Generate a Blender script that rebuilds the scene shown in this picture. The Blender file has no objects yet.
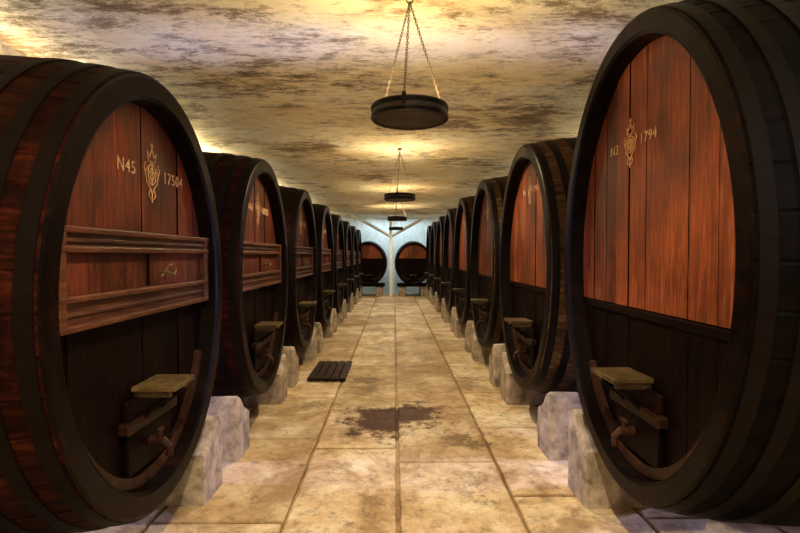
import bpy, math, random
from mathutils import Vector, Matrix
random.seed(7)
scene = bpy.context.scene
scene.view_settings.view_transform = 'Standard'
COL = scene.collection
pi = math.pi

# ------------------------------------------------------------------ materials
def new_mat(name):
    m = bpy.data.materials.new(name); m.use_nodes = True
    nt = m.node_tree
    return m, nt, nt.nodes, nt.links, nt.nodes['Principled BSDF']

def ramp(n, stops):
    r = n.new('ShaderNodeValToRGB')
    els = r.color_ramp.elements
    while len(els) < len(stops): els.new(0.5)
    for e, (p, c) in zip(els, stops):
        e.position = p
        e.color = (c[0], c[1], c[2], 1) if not isinstance(c, (int, float)) else (c, c, c, 1)
    return r

def coords(n, l, scale, use_random=True):
    tc = n.new('ShaderNodeTexCoord')
    mp = n.new('ShaderNodeMapping'); mp.inputs['Scale'].default_value = scale
    l.new(tc.outputs['Object'], mp.inputs['Vector'])
    if use_random:
        oi = n.new('ShaderNodeObjectInfo')
        mul = n.new('ShaderNodeMath'); mul.operation = 'MULTIPLY'; mul.inputs[1].default_value = 37
        l.new(oi.outputs['Random'], mul.inputs[0])
        cb = n.new('ShaderNodeCombineXYZ')
        for i in range(3): l.new(mul.outputs[0], cb.inputs[i])
        l.new(cb.outputs[0], mp.inputs['Location'])
    return mp

def noise(n, l, vec, scale, detail=6, rough=0.6, dist=0):
    t = n.new('ShaderNodeTexNoise'); t.inputs['Scale'].default_value = scale
    t.inputs['Detail'].default_value = detail; t.inputs['Roughness'].default_value = rough
    t.inputs['Distortion'].default_value = dist
    l.new(vec.outputs[0], t.inputs['Vector'])
    return t

def mixc(n, l, fac, a, b, mode='MIX'):
    m = n.new('ShaderNodeMix'); m.data_type = 'RGBA'; m.blend_type = mode
    def setin(s, v):
        if hasattr(v, 'is_output'): l.new(v, s)
        elif isinstance(v, (int, float)): s.default_value = v
        else: s.default_value = (v[0], v[1], v[2], 1)
    setin(m.inputs[0], fac); setin(m.inputs[6], a); setin(m.inputs[7], b)
    return m.outputs[2]

def wood(name, dark, mid, light, scale=(3, 9, .9), rough=.42, bump=.15, stain=.5, varamt=.45, spec=.4):
    m, nt, n, l, b = new_mat(name)
    mp = coords(n, l, scale)
    g = noise(n, l, mp, 4, 10, .72, .5)
    r = ramp(n, [(.30, dark), (.5, mid), (.72, light)])
    l.new(g.outputs['Fac'], r.inputs[0])
    mp2 = coords(n, l, (1, 1, .6))
    s = noise(n, l, mp2, 2.2, 9, .72)
    sr = ramp(n, [(.36, 1 - stain), (.60, 1.0)])
    l.new(s.outputs['Fac'], sr.inputs[0])
    c = mixc(n, l, 1.0, r.outputs[0], sr.outputs[0], 'MULTIPLY')
    at = n.new('ShaderNodeAttribute'); at.attribute_name = 'var'
    vr = ramp(n, [(0, 1 - varamt), (1, 1.0)])
    l.new(at.outputs['Fac'], vr.inputs[0])
    c = mixc(n, l, 1.0, c, vr.outputs[0], 'MULTIPLY')
    l.new(c, b.inputs['Base Color'])
    rr = ramp(n, [(.3, rough - .08), (.7, rough + .2)]); l.new(s.outputs['Fac'], rr.inputs[0])
    l.new(rr.outputs[0], b.inputs['Roughness'])
    b.inputs['Specular IOR Level'].default_value = spec
    bp = n.new('ShaderNodeBump'); bp.inputs['Strength'].default_value = bump; bp.inputs['Distance'].default_value = .01
    l.new(g.outputs['Fac'], bp.inputs['Height']); l.new(bp.outputs[0], b.inputs['Normal'])
    return m

def simple(name, col, rough=.5, metal=0, var=.3, sc=12, bump=.2, spec=.5):
    m, nt, n, l, b = new_mat(name)
    mp = coords(n, l, (1, 1, 1))
    t = noise(n, l, mp, sc, 6, .65)
    r = ramp(n, [(.3, [c * (1 - var) for c in col]), (.7, [min(1, c * (1 + var)) for c in col])])
    l.new(t.outputs['Fac'], r.inputs[0]); l.new(r.outputs[0], b.inputs['Base Color'])
    b.inputs['Roughness'].default_value = rough; b.inputs['Metallic'].default_value = metal
    b.inputs['Specular IOR Level'].default_value = spec
    bp = n.new('ShaderNodeBump'); bp.inputs['Strength'].default_value = bump; bp.inputs['Distance'].default_value = .01
    l.new(t.outputs['Fac'], bp.inputs['Height']); l.new(bp.outputs[0], b.inputs['Normal'])
    return m

HS = (4, 12, .8)
M_HEAD_L = wood('head_mahogany', (.055, .006, .002), (.165, .025, .006), (.38, .09, .02), scale=HS, varamt=.6, bump=.3, stain=.8, spec=.35)
M_HEAD_R = wood('head_oak_red', (.10, .016, .004), (.27, .052, .012), (.50, .15, .038), scale=HS, varamt=.6, bump=.3, stain=.72, spec=.35)
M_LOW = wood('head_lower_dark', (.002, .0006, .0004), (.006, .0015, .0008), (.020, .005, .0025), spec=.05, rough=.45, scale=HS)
M_HULL_L = wood('hull_dark_red', (.004, .0006, .0003), (.022, .003, .0012), (.09, .016, .005), scale=(.9, 6, 6), spec=.06, rough=.45, stain=.7)
M_HULL_R = wood('hull_brown', (.018, .008, .003), (.09, .045, .017), (.25, .14, .06), scale=(.9, 6, 6), spec=.08, rough=.5, stain=.6)
M_HULL_B = wood('hull_black', (.001, .0006, .0006), (.003, .0015, .0012), (.008, .0035, .003), scale=(.9, 6, 6), rough=.45, spec=.05)
M_RIM = wood('chime_black', (.001, .0004, .0003), (.0035, .001, .0006), (.018, .005, .002), scale=(3, 3, 3), varamt=.2, spec=.08, rough=.36)
M_HOOP = simple('hoop_iron', (.004, .002, .0016), .42, 0, spec=.08)
M_RAIL = wood('rail_moulding', (.03, .005, .0015), (.085, .020, .006), (.22, .08, .024), scale=(9, 1, 9))
M_CLEAT = wood('cleat_wood', (.012, .004, .0015), (.035, .012, .005), (.08, .030, .011), scale=(9, 9, 9), spec=.15)
M_SHELF = wood('shelf_wood', (.03, .016, .005), (.10, .058, .016), (.22, .14, .048), scale=(9, 2, 9), stain=.7)
M_PAINT = simple('inscription_paint', (.56, .34, .17), .7, var=.5, sc=30)
M_STONE = simple('support_stone', (.36, .29, .22), .85, 0, .65, 7, .6, spec=.2)
M_CHAIN = simple('chain_iron', (.10, .07, .04), .5, .5)
M_LAMP = wood('lamp_hoop', (.016, .011, .008), (.04, .026, .018), (.09, .055, .035), scale=(1, 1, 12), spec=.2)

def floor_mat():
    m, nt, n, l, b = new_mat('flagstone')
    mp = coords(n, l, (1, 1, 1), False)
    a = noise(n, l, mp, 1.7, 12, .74, .4)
    r = ramp(n, [(.34, (.36, .23, .11)), (.48, (.64, .48, .29)), (.64, (.87, .76, .57))])
    l.new(a.outputs['Fac'], r.inputs[0])
    at = n.new('ShaderNodeAttribute'); at.attribute_name = 'var'
    vr = ramp(n, [(0, (.62, .55, .46)), (.5, (.88, .85, .80)), (1, (1, 1, 1))]); l.new(at.outputs['Fac'], vr.inputs[0])
    c = mixc(n, l, 1, r.outputs[0], vr.outputs[0], 'MULTIPLY')
    f = noise(n, l, mp, 9, 12, .82)
    fr = ramp(n, [(.36, .25), (.5, 1)]); l.new(f.outputs['Fac'], fr.inputs[0])
    c = mixc(n, l, .85, c, fr.outputs[0], 'MULTIPLY')
    g = noise(n, l, mp, 1.1, 10, .74, .9)
    gr = ramp(n, [(.51, 0.0), (.60, .6)]); l.new(g.outputs['Fac'], gr.inputs[0])
    c = mixc(n, l, gr.outputs[0], c, (.24, .135, .06))
    geo = n.new('ShaderNodeTexCoord')
    dn = noise(n, l, mp, 4.5, 8, .78)
    sub = n.new('ShaderNodeVectorMath'); sub.operation = 'SUBTRACT'; sub.inputs[1].default_value = (.5, .5, .5)
    l.new(dn.outputs['Color'], sub.inputs[0])
    sc = n.new('ShaderNodeVectorMath'); sc.operation = 'SCALE'; sc.inputs['Scale'].default_value = 1.6
    l.new(sub.outputs[0], sc.inputs[0])
    wp = n.new('ShaderNodeVectorMath'); wp.operation = 'ADD'
    l.new(geo.outputs['Object'], wp.inputs[0]); l.new(sc.outputs[0], wp.inputs[1])
    wet = None
    for (x, y, rx, ry, amt) in [(-.16, 5.1, .46, .66, .97), (.16, 5.3, .44, .50, .95), (-.95, 7.1, .34, .6, .7), (.66, 4.6, .24, .24, .6), (-.34, 6.6, .18, .7, .5), (.55, 3.7, .12, .35, .35), (-.9, 5.6, .3, .2, .35), (.95, 6.6, .2, .5, .4), (-.2, 9.2, .3, .5, .4), (.5, 8.4, .2, .5, .35)]:
        s1 = n.new('ShaderNodeVectorMath'); s1.operation = 'SUBTRACT'; s1.inputs[1].default_value = (x, y, 0)
        l.new(wp.outputs[0], s1.inputs[0])
        s2 = n.new('ShaderNodeVectorMath'); s2.operation = 'MULTIPLY'; s2.inputs[1].default_value = (1 / rx, 1 / ry, 0)
        l.new(s1.outputs[0], s2.inputs[0])
        ln = n.new('ShaderNodeVectorMath'); ln.operation = 'LENGTH'; l.new(s2.outputs[0], ln.inputs[0])
        rr = ramp(n, [(.55, amt), (.9, 0.0)]); l.new(ln.outputs['Value'], rr.inputs[0])
        if wet is None: wet = rr.outputs[0]
        else:
            mx = n.new('ShaderNodeMath'); mx.operation = 'MAXIMUM'
            l.new(wet, mx.inputs[0]); l.new(rr.outputs[0], mx.inputs[1]); wet = mx.outputs[0]
    c = mixc(n, l, wet, c, (.045, .013, .004))
    l.new(c, b.inputs['Base Color'])
    rr = ramp(n, [(.35, .42), (.6, .66)]); l.new(f.outputs['Fac'], rr.inputs[0])
    l.new(rr.outputs[0], b.inputs['Roughness'])
    b.inputs['Specular IOR Level'].default_value = .15
    bp = n.new('ShaderNodeBump'); bp.inputs['Strength'].default_value = .4; bp.inputs['Distance'].default_value = .012
    l.new(f.outputs['Fac'], bp.inputs['Height']); l.new(bp.outputs[0], b.inputs['Normal'])
    return m
M_FLOOR = floor_mat()

def plaster(name, cols, streak, dark, amt=.9, lo=.47, hi=.6, fs=9, bump=.5, famt=.8):
    m, nt, n, l, b = new_mat(name)
    mp = coords(n, l, (1, 1, 1), False)
    a = noise(n, l, mp, .8, 7, .65, .4)
    r = ramp(n, [(.34, cols[0]), (.5, cols[1]), (.66, cols[2])]); l.new(a.outputs['Fac'], r.inputs[0])
    mp2 = coords(n, l, streak, False)
    s = noise(n, l, mp2, 4.2, 15, .88, .3)
    mask = noise(n, l, mp, .7, 6, .65)
    ad = n.new('ShaderNodeMath'); ad.operation = 'MULTIPLY_ADD'; ad.inputs[1].default_value = .35
    l.new(mask.outputs['Fac'], ad.inputs[0])
    sm = n.new('ShaderNodeMath'); sm.operation = 'MULTIPLY'; sm.inputs[1].default_value = .65
    l.new(s.outputs['Fac'], sm.inputs[0]); l.new(sm.outputs[0], ad.inputs[2])
    sr = ramp(n, [(lo, 0.0), (hi, amt)]); l.new(ad.outputs[0], sr.inputs[0])
    c = mixc(n, l, sr.outputs[0], r.outputs[0], dark)
    f = noise(n, l, mp2, fs, 14, .85)
    fr = ramp(n, [(.40, .3), (.5, 1)]); l.new(f.outputs['Fac'], fr.inputs[0])
    c = mixc(n, l, famt, c, fr.outputs[0], 'MULTIPLY')
    l.new(c, b.inputs['Base Color']); b.inputs['Roughness'].default_value = .9
    b.inputs['Specular IOR Level'].default_value = .2
    bp = n.new('ShaderNodeBump'); bp.inputs['Strength'].default_value = bump; bp.inputs['Distance'].default_value = .02
    l.new(f.outputs['Fac'], bp.inputs['Height']); l.new(bp.outputs[0], b.inputs['Normal'])
    return m
M_CEIL = plaster('ceiling_plaster', [(.82, .64, .36), (.92, .80, .55), (.95, .89, .74)], (.5, 1.2, 1), (.17, .09, .035), .85, .510, .560, 7, .6, .65)
M_WALL = plaster('wall_plaster', [(.5, .42, .30), (.62, .54, .42), (.7, .64, .54)], (1, 1, .5), (.2, .15, .1), .6, .5, .65)
M_WALLW = plaster('wall_whitewash', [(.56, .64, .64), (.64, .72, .72), (.76, .82, .81)], (1, 1, .5), (.34, .40, .40), .4, .50, .62, 5, .2, .35)
M_WHITE = plaster('paint_white', [(.74, .78, .78), (.8, .84, .84), (.85, .88, .88)], (1, 1, .5), (.5, .52, .5), .3, .55, .7, 9, .1, .2)

# ------------------------------------------------------------------ mesh builder
class B:
    def __init__(s, mats):
        s.v = []; s.f = []; s.m = []; s.c = []; s.mats = mats
    def vert(s, p): s.v.append(tuple(p)); return len(s.v) - 1
    def face(s, idx, mat, var=1.0):
        s.f.append(list(idx)); s.m.append(s.mats.index(mat)); s.c.append(var)
    def box(s, lo, hi, mat, var=1.0, bev=0.0, M=None):
        x0, y0, z0 = lo; x1, y1, z1 = hi
        if bev <= 0:
            ps = [(x0, y0, z0), (x1, y0, z0), (x1, y1, z0), (x0, y1, z0), (x0, y0, z1), (x1, y0, z1), (x1, y1, z1), (x0, y1, z1)]
            if M: ps = [M @ Vector(p) for p in ps]
            i = [s.vert(p) for p in ps]
            for q in [(3, 2, 1, 0), (4, 5, 6, 7), (0, 1, 5, 4), (1, 2, 6, 5), (2, 3, 7, 6), (3, 0, 4, 7)]:
                s.face([i[k] for k in q], mat, var)
            return
        import bmesh
        bm = bmesh.new(); bmesh.ops.create_cube(bm, size=1)
        for v in bm.verts:
            v.co = Vector(((x0 + x1) / 2 + v.co.x * (x1 - x0), (y0 + y1) / 2 + v.co.y * (y1 - y0), (z0 + z1) / 2 + v.co.z * (z1 - z0)))
        bmesh.ops.bevel(bm, geom=bm.edges[:], offset=bev, segments=2, affect='EDGES', profile=.5)
        s.add_bm(bm, mat, var, M)
    def add_bm(s, bm, mat, var=1.0, M=None):
        bm.verts.index_update(); off = len(s.v)
        for v in bm.verts: s.v.append(tuple(M @ v.co if M else v.co))
        for f in bm.faces: s.face([off + v.index for v in f.verts], mat, var)
        bm.free()
    def rings(s, rings, mat, closed=True, varf=None):
        ids = [[s.vert(p) for p in r] for r in rings]
        n = len(rings[0])
        for a, b_ in zip(ids[:-1], ids[1:]):
            for k in range(n if closed else n - 1):
                s.face([a[k], a[(k + 1) % n], b_[(k + 1) % n], b_[k]], mat, varf(k) if varf else 1.0)
        return ids
    def tube(s, pts, r, mat, seg=8):
        pts = [Vector(p) for p in pts]; rs = []
        rr = r if isinstance(r, (list, tuple)) else [r] * len(pts)
        for i, p in enumerate(pts):
            d = (pts[min(i + 1, len(pts) - 1)] - pts[max(i - 1, 0)]).normalized()
            up = Vector((0, 0, 1)) if abs(d.z) < .9 else Vector((1, 0, 0))
            u = d.cross(up).normalized(); w = d.cross(u)
            rs.append([p + (u * math.cos(2 * pi * k / seg) + w * math.sin(2 * pi * k / seg)) * rr[i] for k in range(seg)])
        ids = s.rings(rs, mat)
        s.face(ids[0][::-1], mat); s.face(ids[-1], mat)
    def torus(s, M, R, r, mat, sx=1.0, seg=12, sub=5):
        rs = []
        for i in range(seg + 1):
            a = 2 * pi * i / seg
            rs.append([M @ Vector(((R + r * math.cos(2 * pi * k / sub)) * math.cos(a) * sx, (R + r * math.cos(2 * pi * k / sub)) * math.sin(a), r * math.sin(2 * pi * k / sub))) for k in range(sub)])
        s.rings(rs, mat)
    def mesh(s, name, fix=True, smooth=False):
        me = bpy.data.meshes.new(name); me.from_pydata(s.v, [], s.f)
        for m in s.mats: me.materials.append(m)
        me.polygons.foreach_set('material_index', s.m)
        at = me.attributes.new('var', 'FLOAT', 'FACE'); at.data.foreach_set('value', s.c)
        if fix:
            import bmesh
            bm = bmesh.new(); bm.from_mesh(me); bmesh.ops.recalc_face_normals(bm, faces=bm.faces); bm.to_mesh(me); bm.free()
        if smooth: me.polygons.foreach_set('use_smooth', [True] * len(me.polygons))
        me.update(); return me

def obj(name, me, loc=(0, 0, 0), rot=(0, 0, 0), parent=None, scale=(1, 1, 1)):
    o = bpy.data.objects.new(name, me); COL.objects.link(o)
    o.location = loc; o.rotation_euler = rot; o.scale = scale
    if parent: o.parent = parent
    return o

# ------------------------------------------------------------------ barrel
def barrel_mesh(name, a, b, L, mh, mhull, style, seed, th=.12, dz=0.0):
    rnd = random.Random(seed)
    mats = [mh, M_LOW, M_RIM, M_HOOP, M_RAIL, M_SHELF, M_CLEAT]
    if mhull not in mats: mats.append(mhull)
    s = B(mats)
    NS = 46
    sv = [rnd.random() for _ in range(NS)]
    angs = []
    for k in range(NS):
        t0 = 2 * pi * k / NS; d = 2 * pi / NS
        angs += [(t0, 1), (t0 + d * .06, 0), (t0 + d * .5, 0), (t0 + d * .94, 0)]
    fac = lambda x: 1 + .075 * (1 - (2 * x / L - 1) ** 2)
    def ring(x, fa, off=0.0, groove=.005):
        out = []
        for (t, g) in angs:
            rr = off - (groove if g else 0)
            out.append((-x, (a * fa + rr) * math.cos(t), (b * fa + rr) * math.sin(t)))
        return out
    xs = [L * i / 14 for i in range(15)]
    s.rings([ring(x, fac(x)) for x in xs], mhull, varf=lambda k: sv[k // 4])
    rec = .10
    s.rings([ring(0, 1, 0, .001), ring(-.006, 1, -.014, .001), ring(-.006, 1, -th + .02, .001), ring(.006, 1, -th, .001), ring(rec + .03, 1, -th - .01, .002)], M_RIM, varf=lambda k: sv[k // 4])
    ids = s.rings([ring(L, 1), ring(L, 1, -.08), ring(L - .06, 1, -.08)], M_RIM)
    s.face(ids[-1], M_LOW)
    def hoop(x0, w, proud=.007, m=M_HOOP):
        x1 = x0 + w
        s.rings([ring(x0, fac(x0), -.002, 0), ring(x0, fac(x0), proud, 0), ring(x1, fac(x1), proud, 0), ring(x1, fac(x1), -.002, 0)], m)
    for x in (.012, .15, .32, L - .38, L - .20, L - .08):
        hoop(x, .06)
    ai, bi = a - th - .005, b - th - .005
    splitz = (-.12 if style == 'R' else .20) + dz
    ys = [-ai]
    while ys[-1] < ai - .12: ys.append(ys[-1] + rnd.uniform(.15, .24))
    ys[-1] = ai
    def plank(y0, y1, up, zlim, x, mat, var):
        g = .0035
        y0 += g; y1 -= g
        if y1 - y0 < .01: return
        n = 8; pts = []
        for i in range(n + 1):
            y = y0 + (y1 - y0) * i / n
            q = max(0, 1 - (y / ai) ** 2); z = bi * math.sqrt(q)
            pts.append((y, z if up else -z))
        if up: pts = [(y, max(z, zlim)) for y, z in pts]; base = [(y1, zlim), (y0, zlim)]
        else: pts = [(y, min(z, zlim)) for y, z in pts]; base = [(y1, zlim), (y0, zlim)]
        poly = pts + base
        fr = [s.vert((x, p[0], p[1])) for p in poly]; bk = [s.vert((x - .025, p[0], p[1])) for p in poly]
        s.face(fr, mat, var)
        for i in range(len(poly)):
            j = (i + 1) % len(poly); s.face([fr[i], fr[j], bk[j], bk[i]], M_LOW, .3)
    for y0, y1 in zip(ys[:-1], ys[1:]):
        v = rnd.random(); dx = rnd.uniform(-.004, .004)
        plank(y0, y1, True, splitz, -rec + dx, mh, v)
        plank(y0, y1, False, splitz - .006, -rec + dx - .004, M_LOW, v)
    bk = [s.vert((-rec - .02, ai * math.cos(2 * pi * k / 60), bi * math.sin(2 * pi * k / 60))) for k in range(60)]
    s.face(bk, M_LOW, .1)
    X = -rec
    if style == 'L':
        hw = ai * .955
        s.box((X, -hw, .045), (X + .022, hw, .225), mh, .25)
        for (z0, z1) in ((.225, .335), (-.105, .045)):
            w2 = hw if z0 > 0 else hw * .985
            s.box((X, -w2, z0), (X + .04, w2, z1), M_RAIL, .3, .006)
            s.box((X, -w2, z1 - .028), (X + .066, w2, z1), M_RAIL, 1, .008)
            s.box((X, -w2, z0), (X + .066, w2, z0 + .028), M_RAIL, .8, .008)
            s.box((X, -w2 + .02, (z0 + z1) / 2 - .012), (X + .05, w2 - .02, (z0 + z1) / 2 + .006), M_RAIL, .1, .004)
        for sg in (-1, 1):
            y = sg * (hw - .03)
            s.box((X, y - .03, -.10), (X + .062, y + .03, .33), M_RAIL, .6, .006)
        s.box((X, -.01, .05), (X + .03, .01, .22), M_LOW)
        s.tube([(X + .02, .16, .12), (X + .06, .16, .12), (X + .07, .22, .10), (X + .06, .27, .13)], .008, M_SHELF)
        s.tube([(X + .03, .15, .09), (X + .055, .19, .155), (X + .055, .24, .16)], .006, M_SHELF)
    elif style == 'R':
        s.box((X - .01, -ai * .95, splitz - .05), (X + .012, ai * .95, splitz - .008), M_LOW, .8, .004)
    zs = -.50 + dz
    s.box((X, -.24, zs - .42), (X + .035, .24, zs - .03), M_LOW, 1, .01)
    s.box((X, -.28, zs - .19), (X + .06, .28, zs - .13), M_CLEAT, .1, .01)
    s.box((X, -.15, zs), (X + .23, .0, zs + .028), M_SHELF, 1, .006)
    s.box((X, .004, zs + .002), (X + .225, .13, zs + .03), M_SHELF, .6, .006)
    s.box((X, -.12, zs - .035), (X + .19, -.09, zs), M_SHELF, .5)
    s.box((X, .07, zs - .035), (X + .19, .10, zs), M_SHELF, .5)
    for y in (-.105, .085):
        s.tube([(X, y, zs - .2), (X + .08, y, zs - .11), (X + .18, y, zs - .03)], .014, M_RIM, 6)
    s.tube([(X, -.02, zs - .30), (X + .11, -.02, zs - .30), (X + .14, -.02, zs - .33), (X + .14, -.02, zs - .38)], [.028, .024, .020, .018], M_CLEAT, 10)
    s.tube([(X + .09, -.02, zs - .30), (X + .09, -.02, zs - .24)], .012, M_CLEAT)
    s.tube([(X + .09, -.05, zs - .24), (X + .09, .01, zs - .24)], .011, M_CLEAT)
    NA = 22
    rg = []
    for i in range(NA):
        t = -pi / 2 + (-.9 + 2.0 * i / (NA - 1))
        c_, s_ = math.cos(t), math.sin(t)
        A, A2 = ai - .005, ai - .06; Bq, B2 = bi - .005, bi - .06
        rg.append([(X + .0, A * c_, Bq * s_), (X + .035, A * c_, Bq * s_), (X + .035, A2 * c_, B2 * s_), (X + .0, A2 * c_, B2 * s_)])
    ids = s.rings(rg, M_CLEAT); s.face(ids[0], M_CLEAT); s.face(ids[-1], M_CLEAT)
    return s.mesh(name)

L = 1.6
aL, bL, zL = .96, 1.15, 1.485
ZREF = 1.52
aR, bR, zR = .99, 1.205, 1.575
meshL = [barrel_mesh('barrel_body_l%d' % i, aL, bL, L, M_HEAD_L, M_HULL_L, 'L', 3 + i, .125) for i in range(2)]
meshR = [barrel_mesh('barrel_body_r%d' % i, aR, bR, L, M_HEAD_R, M_HULL_R, 'R', 13 + i, .12, ZREF - zR) for i in range(2)]
zR1 = 1.675
meshR1 = barrel_mesh('barrel_body_near', .985, 1.28, L, M_HEAD_R, M_HULL_B, 'R', 41, .11, ZREF - zR1)

def text_mesh(txt, size):
    cu = bpy.data.curves.new('t', 'FONT'); cu.body = txt; cu.size = size; cu.extrude = .001; cu.align_x = 'CENTER'; cu.align_y = 'CENTER'
    cu.space_character = 1.15
    o = bpy.data.objects.new('t', cu); COL.objects.link(o)
    dg = bpy.context.evaluated_depsgraph_get(); me = bpy.data.meshes.new_from_object(o.evaluated_get(dg))
    bpy.data.objects.remove(o); me.materials.clear(); me.materials.append(M_PAINT); return me

def crest_mesh():
    s = B([M_PAINT])
    def loop(pts, r=.003): s.tube(pts, r, M_PAINT, 5)
    P = lambda y, z: (0, y, z)
    loop([P(.045 * math.cos(t), -.01 + .06 * math.sin(t)) for t in [2 * pi * i / 16 for i in range(17)]])
    loop([P(.025 * math.cos(t), -.01 + .035 * math.sin(t)) for t in [2 * pi * i / 12 for i in range(13)]])
    loop([P(-.04, .06), P(-.05, .11), P(-.025, .085), P(0, .13), P(.025, .085), P(.05, .11), P(.04, .06), P(-.04, .06)])
    loop([P(0, .13), P(0, .165)]); loop([P(-.015, .15), P(.015, .15)])
    for sg in (-1, 1):
        loop([P(sg * .05, .03), P(sg * .075, -.01), P(sg * .06, -.06), P(sg * .02, -.09), P(0, -.12)])
        loop([P(sg * .075, -.01), P(sg * .09, .02), P(sg * .07, .05)])
        loop([P(sg * .02, -.09), P(sg * .04, -.13), P(sg * .015, -.15)])
    loop([P(0, -.12), P(0, -.17)]); loop([P(-.045, 0), P(.045, 0)]); loop([P(0, -.07), P(0, .05)])
    return s.mesh('crest')
CREST = crest_mesh()

def inscription(parent, l, r, z, sc, dy=0.0, sp=.27):
    xx = -.10 + .005
    rot = (pi / 2, 0, pi / 2)
    obj('inscription_number', text_mesh(l, .095 * sc), (xx, -sp * sc + dy, z), rot, parent)
    obj('inscription_year', text_mesh(r, .095 * sc), (xx, sp * sc + dy, z), rot, parent)
    obj('inscription_crest', CREST, (xx, dy, z + .01), (0, 0, 0), parent, (1, sc, sc))

def stone_mesh(seed):
    s = B([M_STONE]); rnd = random.Random(seed)
    prof = [(-.17, 0), (.17, 0), (.172, .2), (.168, .42), (.160, .48), (.14, .515), (.10, .525), (.06, .505), (.02, .45), (-.05, .395), (-.12, .355), (-.165, .34), (-.172, .15)]
    rings = []
    for x, k in ((0.0, .93), (.012, .985), (.03, 1), (.15, 1), (.3, 1), (.42, 1), (.438, .985), (.45, .93)):
        rings.append([(-x + rnd.uniform(-.002, .002), y * k + rnd.uniform(-.003, .003), z * (k if z > 0 else 1) + (rnd.uniform(-.004, .004) if z > 0 else 0)) for y, z in prof])
    ids = s.rings(rings, M_STONE)
    s.face(ids[0], M_STONE); s.face(ids[-1], M_STONE)
    return s.mesh('stone')
STONES = [stone_mesh(i) for i in range(3)]

S = 2.29
Dx = 1.27
for i in range(8):
    yl = 2.75 + S * i; yr = 2.73 + S * i
    e = obj('wine_barrel', None, (-Dx, yl, zL)); obj('barrel_body', meshL[i % 2], parent=e)
    nums = ['N45', 'N46', 'N47', 'N48', 'N49', 'N50', 'N51', 'N52']
    yrs = ['17504', '16820', '17100', '16900', '17230', '16750', '17000', '16400']
    if i < 5: inscription(e, nums[i], yrs[i], .67, 1.0, .10 if i == 0 else 0)
    zz = zR1 if i == 0 else zR
    e = obj('wine_barrel', None, (Dx, yr, zz), (0, 0, pi)); obj('barrel_body', meshR1 if i == 0 else meshR[i % 2], parent=e)
    if i < 5: inscription(e, ['N3', 'N4', 'N5', 'N6', 'N7'][i], '1794', 2.34 - zz, .85, -.16 if i == 0 else 0, .24)
    for sx in (-1, 1):
        for sy in (-1, 1):
            for dep in (.0, 1.12):
                x = sx * (Dx + .01 + dep)
                off, zs_ = (.79, 1.0) if sx < 0 else ((.74, 1.12) if i == 0 else (.77, 1.05))
                y = (yr if sx > 0 else yl) + sy * off
                me = STONES[(i + (sy > 0)) % 3]
                if sx < 0: obj('stone_support_block', me, (x, y, 0), (0, 0, 0), scale=(1, sy, zs_))
                else: obj('stone_support_block', me, (x, y, 0), (0, 0, pi), scale=(1, -sy, zs_))

meshE = barrel_mesh('barrel_body_end', .72, .86, 1.2, M_HEAD_R, M_HULL_L, 'E', 30, .07)
sE = B([M_STONE, M_LOW])
sE.box((-1.1, -.6, -1.34), (-.05, -.3, -.94), M_STONE, 1, .02); sE.box((-1.1, .3, -1.34), (-.05, .6, -.94), M_STONE, 1, .02)
sE.box((-.2, -.68, -.94), (-.02, .68, -.84), M_LOW, 1, .01); sE.box((-1.12, -.68, -.94), (-.95, .68, -.84), M_LOW, 1, .01)
STAND = sE.mesh('stand')
for x in (-1.06, .80):
    e = obj('wine_barrel', None, (x, 20.5, 1.36), (0, 0, -pi / 2)); obj('barrel_body', meshE, parent=e)
    obj('barrel_stand', STAND, (0, 0, -.02), parent=e)

# low slatted board on the floor beside the left row
s = B([M_CLEAT])
for k in range(5):
    x0 = -1.16 + k * .105
    s.box((x0, 6.65, .03), (x0 + .09, 7.75, .055), M_CLEAT, .3 + .15 * k, .004)
for yy in (6.75, 7.2, 7.6): s.box((-1.15, yy, 0), (-.66, yy + .07, .03), M_CLEAT, .2)
obj('wooden_duckboard', s.mesh('wooden_duckboard'))

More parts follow.
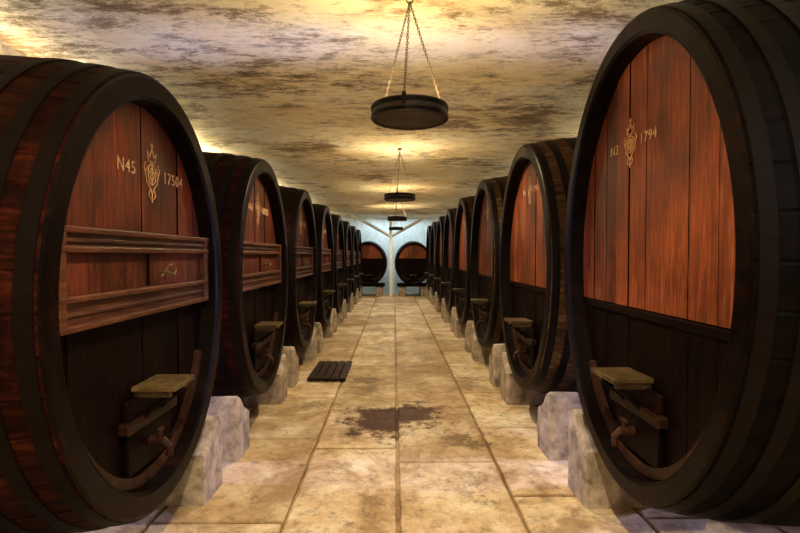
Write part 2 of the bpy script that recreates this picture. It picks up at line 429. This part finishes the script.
# ------------------------------------------------------------------ room
Y0, Y1, XW, ZC = -4.0, 22.4, 3.05, 3.35
def floor_mesh():
    s = B([M_FLOOR]); rnd = random.Random(5)
    cols = [-XW, -2.35, -1.55, -.70, .03, .83, 1.62, 2.4, XW]
    zt = 0.0
    for c0, c1 in zip(cols[:-1], cols[1:]):
        y = Y0 - rnd.uniform(0, .8)
        while y < Y1:
            h = rnd.uniform(.7, 1.5); y1 = y + h
            lo, hi = max(y, Y0), min(y1, Y1)
            if hi - lo > .05:
                dz = rnd.uniform(-.003, 0)
                g = .006; x0, x1, ya, yb = c0 + g, c1 - g, lo + g * .8, hi - g * .8
                v = rnd.random(); bv = .010
                out = []
                def edge(p, q, n, amp, nx, ny):
                    for k in range(n):
                        t = k / n; o_ = abs(rnd.gauss(0, amp)) if k else 0
                        out.append((p[0] + (q[0] - p[0]) * t + nx * o_, p[1] + (q[1] - p[1]) * t + ny * o_))
                edge((x0, ya), (x1, ya), 10, .005, 0, 1); edge((x1, ya), (x1, yb), 12, .005, -1, 0)
                edge((x1, yb), (x0, yb), 10, .005, 0, -1); edge((x0, yb), (x0, ya), 12, .005, 1, 0)
                cx, cy = (x0 + x1) / 2, (ya + yb) / 2; wx, wy = (x1 - x0) / 2, (yb - ya) / 2
                top = [s.vert((cx + (px - cx) * (1 - bv / wx), cy + (py - cy) * (1 - bv / wy), zt + dz)) for px, py in out]
                mid = [s.vert((px, py, zt - .008)) for px, py in out]
                bot = [s.vert((px, py, zt - .04)) for px, py in out]
                s.face(top, M_FLOOR, v); n = len(out)
                for k in range(n):
                    q = (k + 1) % n
                    s.face([mid[k], mid[q], top[q], top[k]], M_FLOOR, 0)
                    s.face([bot[k], bot[q], mid[q], mid[k]], M_FLOOR, 0)
            y = y1
    i = [s.vert(p) for p in ((-XW, Y0, -.028), (XW, Y0, -.028), (XW, Y1, -.028), (-XW, Y1, -.028))]
    s.face(i, M_FLOOR, 0)
    return s.mesh('floor')
obj('floor', floor_mesh())
def slab(name, lo, hi, mat):
    s = B([mat]); s.box(lo, hi, mat); return obj(name, s.mesh(name))
slab('ceiling', (-XW, Y0, ZC), (XW, Y1, ZC + .15), M_CEIL)
slab('wall_left', (-XW - .2, Y0, -.04), (-XW, Y1, ZC + .15), M_WALL)
slab('wall_right', (XW, Y0, -.04), (XW + .2, Y1, ZC + .15), M_WALL)
slab('wall_end', (-XW - .2, Y1, -.04), (XW + .2, Y1 + .2, ZC + .15), M_WALLW)
slab('wall_back', (-XW - .2, Y0 - .2, -.04), (XW + .2, Y0, ZC + .15), M_WALL)
slab('trim_1', (-XW, Y0, 3.08), (-XW + .22, Y1, 3.12), M_WHITE)
slab('trim_2', (XW - .22, Y0, 3.08), (XW, Y1, 3.12), M_WHITE)
s = B([M_WHITE]); s.box((-.19, 20.42, 0), (-.07, 20.54, ZC), M_WHITE, 1, .01)
for sg in (-1, 1):
    p0 = Vector((-.13, 20.48, 2.45)); p1 = Vector((-.13 + sg * 1.6, 20.48, ZC))
    s.tube([p0, p1], .06, M_WHITE, 4)
obj('end_pillar', s.mesh('end_pillar'))

# ------------------------------------------------------------------ hanging lamps
def lamp_mesh():
    s = B([M_LAMP, M_CHAIN, M_HOOP])
    R, H = .24, .095
    N = 48
    def rg(r, z): return [(r * math.cos(2 * pi * k / N), r * math.sin(2 * pi * k / N), z) for k in range(N)]
    ids = s.rings([rg(R - .03, .012), rg(R - .012, 0), rg(R, .004), rg(R, H), rg(R - .018, H), rg(R - .018, .03)], M_LAMP)
    s.face(ids[0], M_LAMP, .4); s.face(ids[-1], M_LAMP, .4)
    for z in (.012, H - .03):
        s.rings([rg(R, z), rg(R + .006, z), rg(R + .006, z + .02), rg(R, z + .02)], M_HOOP)
    top = Vector((0, 0, ZC - 2.55 - .05))
    for k in range(3):
        a = 2 * pi * k / 3 + .35
        p0 = Vector((R * math.cos(a), R * math.sin(a), H - .01)) * 1.0
        s.box((p0.x - .012, p0.y - .012, H - .05), (p0.x + .012, p0.y + .012, H + .015), M_HOOP)
        d = top - p0; n = 34; q = d.to_track_quat('X', 'Z').to_matrix().to_4x4()
        for i in range(n):
            c = p0 + d * ((i + .5) / n)
            M = Matrix.Translation(c) @ q @ Matrix.Rotation(pi / 2 * (i % 2), 4, 'X')
            s.torus(M, .007, .0024, M_CHAIN, sx=1.9, seg=10, sub=4)
    s.torus(Matrix.Translation(top + Vector((0, 0, .012))) @ Matrix.Rotation(pi / 2, 4, 'X'), .02, .005, M_CHAIN)
    s.tube([top + Vector((0, 0, .02)), top + Vector((0, 0, .05))], .006, M_CHAIN)
    s.tube([top + Vector((0, 0, .038)), top + Vector((0, 0, .05))], .035, M_HOOP, 12)
    s.tube([(0, 0, .02), (0, 0, .045)], .022, M_HOOP, 10)
    return s.mesh('lamp_frame')
LAMP = lamp_mesh()
for i, y in enumerate((-1.4, 3.2, 7.8, 12.4, 17.0)):
    e = obj('hanging_lamp', None, (.11 - .01 * i, y, 2.55))
    obj('lamp_frame', LAMP, parent=e)
    ld = bpy.data.lights.new('lamp_light', 'POINT'); ld.energy = 54; ld.color = (1, .78, .44); ld.shadow_soft_size = .045
    obj('lamp_light', ld, (0, 0, .06), parent=e)

sd = B([M_CEIL])  # housing for the added fill spots, ceiling material so it blends in
N = 20
def rgd(r, z): return [(r * math.cos(2 * pi * k / N), r * math.sin(2 * pi * k / N), z) for k in range(N)]
ids = sd.rings([rgd(.03, -.01), rgd(.034, -.04), rgd(.045, -.04), rgd(.048, 0)], M_CEIL); sd.face(ids[0], M_CEIL)
FILL_CAN = sd.mesh('fill_can')
for y, en in ((-1.0, 280), (1.0, 380), (5.5, 320), (10.1, 270), (14.7, 230), (18.8, 230)):  # added fill spots that brighten floor and barrel heads, not known fixtures
    e = obj('added_ceiling_fill', None, (.05, y, ZC)); obj('fill_can', FILL_CAN, parent=e)
    ld = bpy.data.lights.new('down_fill', 'SPOT'); ld.energy = en; ld.color = (1, .83, .54); ld.spot_size = math.radians(150); ld.spot_blend = .7; ld.shadow_soft_size = .02
    obj('down_fill_light', ld, (0, 0, -.038), parent=e)

# ------------------------------------------------------------------ lights
def area(name, loc, rot, sx, sy, e, col):
    ld = bpy.data.lights.new(name, 'AREA'); ld.shape = 'RECTANGLE'; ld.size = sx; ld.size_y = sy; ld.energy = e; ld.color = col
    return obj(name, ld, loc, rot)
for sx in (-1, 1):
    area('added_cove_fill', (sx * (XW - .11), (Y0 + Y1) / 2, 3.13), (pi, sx * -math.radians(38), 0), .16, Y1 - Y0 - .4, 190, (1, .85, .58))  # added fill strips hidden above the trim to brighten ceiling and bounce
area('skylight_daylight', (0, 21.4, ZC - .02), (0, 0, 0), 3.0, 1.2, 72, (.74, .90, 1))
area('added_rear_fill', (0, Y0 + .1, 1.7), (pi / 2, 0, 0), 2.0, 2.8, 50, (1, .85, .6))  # added warm fill behind the camera, the back wall has no opening
for sx in (-1, 1):
    area('vent_daylight', (sx * (XW - .02), 3.88, .75), (0, sx * pi / 2, 0), 1.3, .22, 75, (.46, .48, 1))
area('window_daylight', (XW - .02, .6, 2.7), (0, pi / 2, 0), .6, .8, 30, (.35, .75, 1))
wi = 0
for (x, y, z, h, wd) in ((-XW, 3.88, .75, 1.3, .22), (XW, 3.88, .75, 1.3, .22), (XW, .6, 2.7, .6, .8)):
    wi += 1; s = B([M_LOW]); d = -1 if x > 0 else 1
    for (y0, y1, z0, z1) in ((y - wd / 2 - .04, y - wd / 2, z - h / 2 - .04, z + h / 2 + .04), (y + wd / 2, y + wd / 2 + .04, z - h / 2 - .04, z + h / 2 + .04), (y - wd / 2, y + wd / 2, z + h / 2, z + h / 2 + .04), (y - wd / 2, y + wd / 2, z - h / 2 - .04, z - h / 2)):
        s.box((min(x, x + d * .03), y0, z0), (max(x, x + d * .03), y1, z1), M_LOW)
    obj('window_%d' % wi, s.mesh('window'))

w = bpy.data.worlds.new('World'); scene.world = w; w.use_nodes = True
w.node_tree.nodes['Background'].inputs[0].default_value = (.5, .6, .8, 1); w.node_tree.nodes['Background'].inputs[1].default_value = .3

cam = bpy.data.cameras.new('camera'); co = bpy.data.objects.new('camera', cam); COL.objects.link(co)
cam.sensor_width = 36; cam.lens = 36 * 500 / 800; cam.clip_start = .05
co.location = (0, 0, 1.7)
co.rotation_euler = (pi / 2 - math.atan(11.5 / 500), 0, -math.atan(6 / 500))
scene.camera = co
